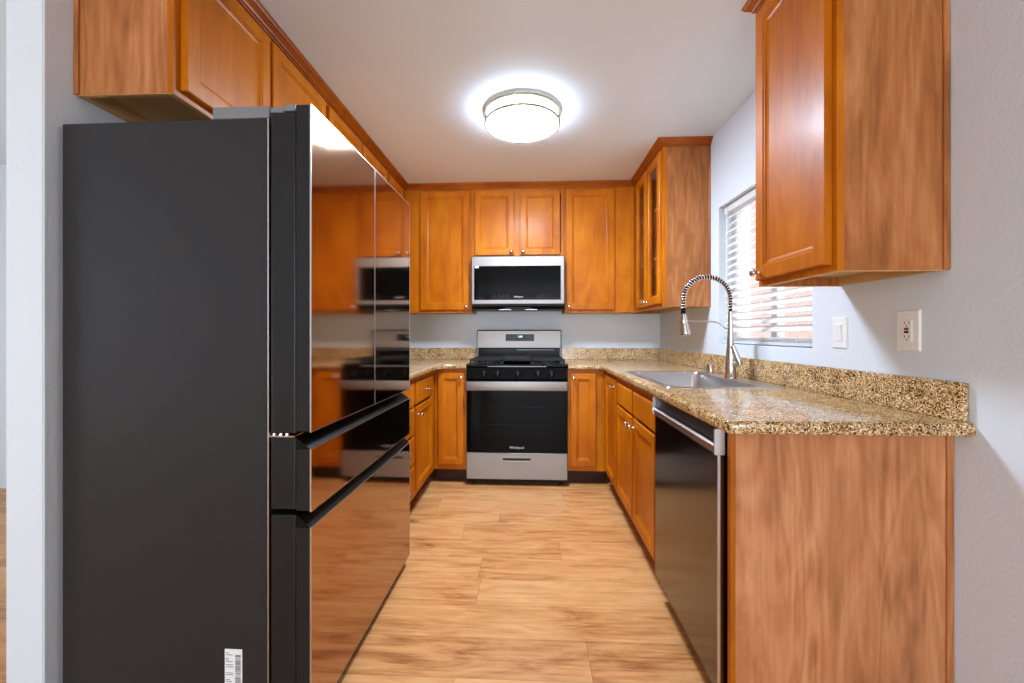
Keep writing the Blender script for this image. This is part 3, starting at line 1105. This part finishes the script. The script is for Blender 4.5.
# ------------------------------------------------------------------ dishwasher
r = thing('dishwasher', 'black stainless dishwasher with a silver bar handle at the end of the right run', 'dishwasher', (0.85, 1.52, 0))
d0, d1 = 1.222, 1.828
dx = 0.541
part('tub', B((dx + 0.03, d0 + 0.004, 0.09), (XW - 0.03, d1 - 0.004, 0.868)), M['blackplastic'], r)
bm = B((dx, d0, 0.105), (dx + 0.029, d1, 0.795), 0.002)
part('door', bm, M['dwsteel'], r)
bm = B((dx - 0.0012, d0 - 0.0005, 0.105), (dx + 0.006, d0 + 0.003, 0.797))
part('door_edge_trim', bm, M['silver'], r, label='bright silver edge line')
bm = bmesh.new()
prism(bm, [(dx + 0.029, 0.874), (dx - 0.002, 0.874), (dx + 0.004, 0.832), (dx + 0.018, 0.826), (dx + 0.029, 0.80)], d0 + 0.004, d1 - 0.004, 'Y')
part('control_panel', bm, M['fridgeedge'], r)
bm = bmesh.new()
prism(bm, [(dx - 0.004, 0.799), (dx - 0.010, 0.803), (dx - 0.010, 0.822), (dx - 0.004, 0.8265), (dx + 0.003, 0.8265), (dx + 0.004, 0.799)], d0 + 0.004, d1 - 0.004, 'Y')
h = part('handle', bm, M['silver'], r, label='flat silver bar handle')
for ya, yb in ((d0 - 0.002, d0 + 0.004), (d1 - 0.004, d1 - 0.0)):
    bm = bmesh.new()
    prism(bm, [(dx + 0.018, 0.798), (dx - 0.009, 0.798), (dx - 0.0115, 0.803), (dx - 0.0115, 0.868), (dx - 0.009, 0.873), (dx + 0.018, 0.873)], ya, yb, 'Y')
    part('handle_end_cap', bm, M['silver'], h)
part('toe_panel', B((dx + 0.075, d0, 0.0), (dx + 0.085, d1, 0.10)), M['blackplastic'], r)
# dark filler between dishwasher and end panel
# ------------------------------------------------------------------ range
RX0, RX1, RC = -0.485, 0.277, -0.104
RY = 3.105
r = thing('gas_range', 'freestanding stainless and black gas range centred on the back wall', 'stove', (RC, 3.42, 0))
part('body', B((RX0 + 0.002, RY + 0.03, 0.03), (RX1 - 0.002, YB - 0.03, 0.895), 0.002), M['enamel'], r)
for xx in (RX0 + 0.05, RX1 - 0.05):
    for yy in (RY + 0.08, YB - 0.09):
        bm = bmesh.new()
        lathe(bm, [(0, 0), (0.018, 0), (0.018, 0.012), (0.009, 0.014), (0.009, 0.03), (0, 0.03)], (xx, yy, 0), (0, 0, 1), 14)
        part('foot', bm, M['blackplastic'], r)
part('kick_strip', B((RX0 + 0.006, RY + 0.012, 0.030), (RX1 - 0.006, RY + 0.029, 0.050)), M['blackplastic'], r)
# storage drawer
bm = B((RX0 + 0.002, RY + 0.004, 0.052), (RX1 - 0.002, RY + 0.029, 0.243), 0.003, 2)
dr = part('drawer', bm, M['steel'], r)
bm = bmesh.new()
pts = [(RX0 + 0.285 + 0.19 * k / 12, RY - 0.004 - 0.004 * math.sin(PI * k / 12), 0.193 - 0.004 * math.sin(PI * k / 12)) for k in range(13)]
tube(bm, pts, 0.0045, 10)
part('drawer_handle', bm, M['steel'], dr, 50)
part('handle_recess', B((RX0 + 0.275, RY + 0.0030, 0.196), (RX0 + 0.485, RY + 0.0045, 0.212)), M['dark'], dr)
part('top_lip', B((RX0 + 0.003, RY - 0.001, 0.2435), (RX1 - 0.003, RY + 0.028, 0.250), 0.001), M['steel'], r)
# oven door
bm = bmesh.new()
box(bm, (RX0 + 0.002, RY + 0.002, 0.254), (RX1 - 0.002, RY + 0.029, 0.796), 0.003)
od = part('oven_door', bm, M['blackglass'], r)
part('door_window', B((RX0 + 0.11, RY + 0.0005, 0.33), (RX1 - 0.11, RY + 0.0018, 0.66), 0.0005), M['blackglass'], od)
bm = bmesh.new()
for k in range(4):
    z = 0.40 + 0.065 * k
    tube(bm, [(RX0 + 0.13, RY + 0.0, z), (RX1 - 0.13, RY + 0.0, z)], 0.0006, 6)
part('rack_lines', bm, M['castiron'], od)
# full-width flat handle band
bm = B((RX0 + 0.003, RY - 0.050, 0.724), (RX1 - 0.003, RY - 0.030, 0.793), 0.006, 3)
hd = part('door_handle', bm, M['steel'], od, 40, 'wide flat stainless handle')
bm = bmesh.new()
for xx in (RX0 + 0.02, RX1 - 0.05):
    box(bm, (xx, RY - 0.032, 0.735), (xx + 0.03, RY + 0.002, 0.785), 0.002)
part('handle_bracket', bm, M['steel'], hd)
text_part('brand_lettering', 'Whirlpool', 0.026, (RC + 0.0, RY + 0.0013, 0.292), ROT_BACK, M['logo'], od)
# knob panel
bm = bmesh.new()
prism(bm, [(RY + 0.029, 0.800), (RY - 0.012, 0.800), (RY - 0.016, 0.812), (RY + 0.004, 0.892), (RY + 0.029, 0.900)], RX0 + 0.002, RX1 - 0.002, 'X')
kp = part('control_panel', bm, M['enamel'], r)
ax = Vector((0, -0.97, 0.243)).normalized()
for xx in (-0.350, -0.248, -0.098, 0.052, 0.150):
    c = Vector((xx, RY - 0.006, 0.850))
    bm = bmesh.new()
    lathe(bm, [(0, 0), (0.024, 0), (0.024, 0.006), (0.019, 0.010), (0.0175, 0.026), (0.0155, 0.029), (0, 0.029)], c, ax, 24)
    k = part('knob', bm, M['blackplastic'], kp, 40)
    bm = bmesh.new()
    box(bm, (xx - 0.0045, -0.040, -0.019), (xx + 0.0045, -0.026, 0.019), 0.002)
    bmesh.ops.translate(bm, verts=bm.verts[:], vec=(0, c.y, c.z))
    part('grip', bm, M['silver'] if False else M['enamel'], k)
    bm = bmesh.new()
    box(bm, (xx + 0.0048, c.y - 0.0405, c.z - 0.018), (xx + 0.0060, c.y - 0.026, c.z + 0.019))
    part('pointer_mark', bm, M['hinge'], k)
# cooktop
part('cooktop', B((RX0, RY + 0.002, 0.900), (RX1, YB - 0.10, 0.916), 0.004, 2), M['enamel'], r)
part('cooktop_front_rail', B((RX0 + 0.16, RY - 0.004, 0.897), (RX1 - 0.16, RY + 0.006, 0.904), 0.002), M['hinge'], r)
for i, (bxx, byy, br) in enumerate(((-0.345, 3.26, 0.045), (0.137, 3.26, 0.05), (-0.345, 3.52, 0.04), (0.137, 3.52, 0.036), (-0.104, 3.39, 0.04))):
    bm = bmesh.new()
    lathe(bm, [(0, 0), (br + 0.012, 0), (br + 0.010, 0.006), (br, 0.008), (br, 0.016), (br - 0.006, 0.019), (0, 0.019)], (bxx, byy, 0.9162), (0, 0, 1), 28)
    part('burner', bm, M['castiron'], r, 40)
for gx0, gx1 in ((RX0 + 0.02, RX0 + 0.262), (RX0 + 0.266, RX1 - 0.266), (RX1 - 0.262, RX1 - 0.02)):
    bm = bmesh.new()
    gy0, gy1 = RY + 0.045, YB - 0.135
    zt0, zt1 = 0.940, 0.952
    for a, b in (((gx0, gy0), (gx1, gy0 + 0.012)), ((gx0, gy1 - 0.012), (gx1, gy1)), ((gx0, gy0), (gx0 + 0.012, gy1)), ((gx1 - 0.012, gy0), (gx1, gy1)),
                 ((gx0, (gy0 + gy1) / 2 - 0.006), (gx1, (gy0 + gy1) / 2 + 0.006)), (((gx0 + gx1) / 2 - 0.006, gy0), ((gx0 + gx1) / 2 + 0.006, gy1)),
                 ((gx0, gy0 + 0.12), (gx1, gy0 + 0.130)), ((gx0, gy1 - 0.13), (gx1, gy1 - 0.12))):
        box(bm, (a[0], a[1], zt0), (b[0], b[1], zt1), 0.002)
    for xx in (gx0, gx1 - 0.012):
        for yy in (gy0, gy1 - 0.012):
            box(bm, (xx, yy, 0.9163), (xx + 0.012, yy + 0.012, zt0))
    part('grate', bm, M['castiron'], r)
# griddle plate seen over the middle grate
part('griddle', B((RX0 + 0.272, RY + 0.05, 0.9525), (RX1 - 0.272, YB - 0.14, 0.962), 0.003), M['castiron'], r, label='flat dark griddle plate')
# backguard
bm = bmesh.new()
prism(bm, [(YB - 0.03, 0.90), (YB - 0.095, 0.90), (YB - 0.095, 1.017), (YB - 0.03, 1.017)], RX0 + 0.02, RX1 - 0.02, 'X')
part('backguard_base', bm, M['enamel'], r)
part('backguard_vent', B((RC - 0.02, YB - 0.0965, 1.002), (RX1 - 0.07, YB - 0.0945, 1.007)), M['hinge'], r)
bm = B((RX0 + 0.008, YB - 0.105, 1.018), (RX1 - 0.008, YB - 0.03, 1.181), 0.006, 2)
bgd = part('backguard', bm, M['enamel'], r)
bm = B((RX0 + 0.014, YB - 0.1075, 1.023), (RX1 - 0.014, YB - 0.104, 1.172), 0.001)
part('backguard_panel', bm, M['steel'], bgd)
dsp = part('display', B((RC - 0.116, YB - 0.1095, 1.083), (RC + 0.134, YB - 0.1074, 1.143), 0.001), M['blackglass'], bgd)
text_part('clock_digits', '12:00', 0.020, (RC + 0.010, YB - 0.1102, 1.121), ROT_BACK, M['digits'], dsp, 0.0003)
bm = bmesh.new()
for gx in (-0.098, -0.080, -0.062, -0.044, 0.060, 0.080, 0.098, 0.114):
    for gz in (1.096, 1.110, 1.124):
        box(bm, (RC + gx, YB - 0.1101, gz), (RC + gx + 0.008, YB - 0.1096, gz + 0.002))
part('touch_key_marks', bm, M['ink'], dsp)

# ------------------------------------------------------------------ microwave
MX0, MX1, MY = -0.484, 0.276, 3.355
r = thing('microwave_oven', 'stainless over-the-range microwave with black glass front above the stove', 'microwave', (RC, 3.55, 1.378))
bm = bmesh.new()
prism(bm, [(MY + 0.03, 1.779), (YB - 0.01, 1.779), (YB - 0.01, 1.350), (MY + 0.06, 1.350), (MY + 0.03, 1.372)], MX0 + 0.002, MX1 - 0.002, 'X')
part('body', bm, M['blackplastic'], r)
bm = rings_mesh(Face('B', MY + 0.03), MX0, MX1, 1.384, 1.779, [(0, 0.0005), (0, 0.024), (0.004, 0.028), (0.008, 0.03)])
md = part('door', bm, M['steel'], r)
bm = B((MX0 + 0.024, MY - 0.0025, 1.422), (MX1 - 0.033, MY + 0.001, 1.697), 0.001)
mg = part('glass_front', bm, M['blackglass'], md)
part('sticker', B((MX0 + 0.030, MY - 0.0032, 1.680), (MX0 + 0.062, MY - 0.0027, 1.698)), M['paper'], mg, label='small white sticker')
text_part('brand_lettering', 'Whirlpool', 0.018, (RC + 0.005, MY - 0.0032, 1.446), ROT_BACK, M['logo'], mg)
bm = bmesh.new()
for gx in (-0.21, -0.19, -0.16, -0.14, -0.12, -0.10, -0.08, 0.16, 0.18, 0.20, 0.22, 0.25):
    for gz in (1.438, 1.450, 1.462):
        box(bm, (RC + gx, MY - 0.0031, gz), (RC + gx + 0.007, MY - 0.0026, gz + 0.0022))
part('touch_key_marks', bm, M['ink'], mg)
bm = bmesh.new()
box(bm, (MX0 + 0.01, MY + 0.012, 1.372), (MX1 - 0.01, MY + 0.030, 1.3835))
part('vent_strip', bm, M['blackplastic'], r)
bm = bmesh.new()
for xa in (MX0 + 0.22, MX0 + 0.44):
    box(bm, (xa, MY + 0.07, 1.3455), (xa + 0.10, MY + 0.17, 1.3495), 0.001)
part('grease_filter', bm, M['silver'], r)
bm = bmesh.new()
box(bm, (MX0 + 0.27, MY + 0.04, 1.351), (MX0 + 0.49, MY + 0.062, 1.371), 0.003)
part('grip_recess', bm, M['enamel'], r)

# ------------------------------------------------------------------ ceiling light
LX, LY = -0.048, 2.335
r = thing('ceiling_light', 'round flush-mount ceiling light with white diffuser and double nickel rings', 'ceiling light', (LX, LY, CEIL))
z = CEIL
bm = bmesh.new()
lathe(bm, [(0, -0.001), (0.199, -0.001), (0.201, -0.030), (0, -0.030)], (LX, LY, z), (0, 0, 1), 48)
part('base_plate', bm, M['white'], r, 40)
bm = bmesh.new()
lathe(bm, [(0.199, -0.031), (0.200, -0.036), (0.200, -0.070), (0.192, -0.0795)], (LX, LY, z), (0, 0, 1), 64)
part('diffuser_side', bm, M['lampside'], r, 60, 'dimmer glowing side of the diffuser')
bm = bmesh.new()
lathe(bm, [(0.192, -0.080), (0.16, -0.093), (0.11, -0.103), (0.05, -0.109), (0, -0.110)], (LX, LY, z), (0, 0, 1), 64)
part('diffuser', bm, M['lamp'], r, 60, 'glowing white acrylic diffuser')


def ring(zc_, rad, h, t):
    bm = bmesh.new()
    lathe(bm, [(rad, zc_ - h / 2), (rad + t, zc_ - h / 2), (rad + t, zc_ + h / 2), (rad, zc_ + h / 2), (rad, zc_ - h / 2)], (LX, LY, z), (0, 0, 1), 64)
    part('ring', bm, M['ringmetal'], r, 40)


ring(-0.020, 0.206, 0.012, 0.007)
ring(-0.074, 0.206, 0.012, 0.007)
for a in (2.45, 4.55, 0.35):
    bm = bmesh.new()
    c, s = math.cos(a), math.sin(a)
    tube(bm, [(LX + 0.2165 * c, LY + 0.2165 * s, z - 0.012), (LX + 0.2165 * c, LY + 0.2165 * s, z - 0.083)], 0.0035, 10)
    part('ring_post', bm, M['nickel'], r, 40)

# ------------------------------------------------------------------ window blind
r = thing('window_blind', 'white horizontal slat blind hanging in the kitchen window recess', 'blind', (XW + 0.06, (WY0 + WY1) / 2, WZ0))
by0_, by1_ = WY0 + 0.006, WY1 - 0.006
xb = XW + 0.050
part('headrail', B((xb - 0.022, by0_, WZ1 - 0.045), (xb + 0.022, by1_, WZ1 - 0.003), 0.002), M['blind'], r)
bm = bmesh.new()
tilt = math.radians(40)
zs = WZ1 - 0.068
while zs > WZ0 + 0.065:
    dx_, dz_ = 0.0235 * math.cos(tilt), 0.0235 * math.sin(tilt)
    n_ = Vector((math.sin(tilt), 0, math.cos(tilt))) * 0.0015
    a, b = Vector((xb - dx_, 0, zs - dz_)), Vector((xb + dx_, 0, zs + dz_))
    n_ = Vector((-math.sin(tilt), 0, math.cos(tilt))) * 0.0015
    prism(bm, [((a - n_).x, (a - n_).z), ((b - n_).x, (b - n_).z), ((b + n_).x, (b + n_).z), ((a + n_).x, (a + n_).z)], by0_, by1_, 'Y')
    zs -= 0.0425
part('slats', bm, M['blind'], r)
bm = bmesh.new()
box(bm, (xb - 0.026, by0_, WZ0 + 0.004), (xb + 0.026, by1_, WZ0 + 0.020), 0.002)
for k in range(4):
    box(bm, (xb - 0.024, by0_, WZ0 + 0.023 + 0.006 * k), (xb + 0.024, by1_, WZ0 + 0.026 + 0.006 * k))
part('bottom_rail', bm, M['blind'], r)
bm = bmesh.new()
for yy in (WY0 + 0.14, 2.18, WY1 - 0.14):
    for xx in (xb - 0.0255, xb + 0.0255):
        tube(bm, [(xx, yy, WZ1 - 0.045), (xx, yy, WZ0 + 0.02)], 0.0011, 6)
part('ladder_cords', bm, M['white'], r)
bm = bmesh.new()
tube(bm, [(xb - 0.030, WY1 - 0.06, WZ1 - 0.04), (xb - 0.033, WY1 - 0.06, WZ1 - 0.55)], 0.0035, 8)
part('tilt_wand', bm, M['white'], r)

# ------------------------------------------------------------------ switch and outlet
r = thing('light_switch', 'white single rocker light switch on the right wall between window and outlet', 'light switch', (XW, 1.600, 1.152))
bm = rings_mesh(Face('R', XW), 1.565, 1.636, 1.094, 1.210, [(0, 0.0003), (0, 0.003), (0.003, 0.006)])
part('cover_plate', bm, M['white'], r)
bm = bmesh.new()
box(bm, (XW - 0.0075, 1.583, 1.118), (XW - 0.006, 1.618, 1.186), 0.0005)
part('switch_frame', bm, M['white'], r)
bm = bmesh.new()
prism(bm, [(XW - 0.0076, 1.122), (XW - 0.0085, 1.122), (XW - 0.0125, 1.182), (XW - 0.0076, 1.182)], 1.587, 1.614, 'Y')
part('rocker', bm, M['white'], r)

r = thing('power_outlet', 'white wall outlet with red and black test buttons under the nearest right wall cabinet', 'outlet', (XW, 1.320, 1.158))
bm = rings_mesh(Face('R', XW), 1.280, 1.358, 1.096, 1.220, [(0, 0.0003), (0, 0.003), (0.003, 0.006)])
part('cover_plate', bm, M['white'], r)
part('receptacle', B((XW - 0.0085, 1.302, 1.124), (XW - 0.006, 1.336, 1.192), 0.0008), M['white'], r)
part('reset_button', B((XW - 0.0105, 1.312, 1.1595), (XW - 0.0085, 1.326, 1.1665), 0.0004), M['red'], r, label='red button')
part('test_button', B((XW - 0.0105, 1.312, 1.150), (XW - 0.0085, 1.326, 1.157), 0.0004), M['dark'], r, label='black button')
bm = bmesh.new()
for zc_ in (1.181, 1.139):
    box(bm, (XW - 0.0089, 1.3245, zc_ - 0.003), (XW - 0.0083, 1.3265, zc_ + 0.004))
    box(bm, (XW - 0.0089, 1.3105, zc_ - 0.003), (XW - 0.0083, 1.3125, zc_ + 0.004))
    box(bm, (XW - 0.0089, 1.3165, zc_ - 0.011), (XW - 0.0083, 1.3205, zc_ - 0.007))
part('slots', bm, M['dark'], r)

# ------------------------------------------------------------------ outside the window: terracotta wall of the next building
bm = bmesh.new()
box(bm, (2.9, 1.2, 0.0), (3.1, 5.6, 3.0))
for zz in [0.25 * k for k in range(1, 12)]:
    box(bm, (2.885, 1.2, zz), (2.9, 5.6, zz + 0.02))
solid('outdoor_wall', bm, M['siding'], 'pinkish terracotta wall outside, seen through the blind slats', 'wall')
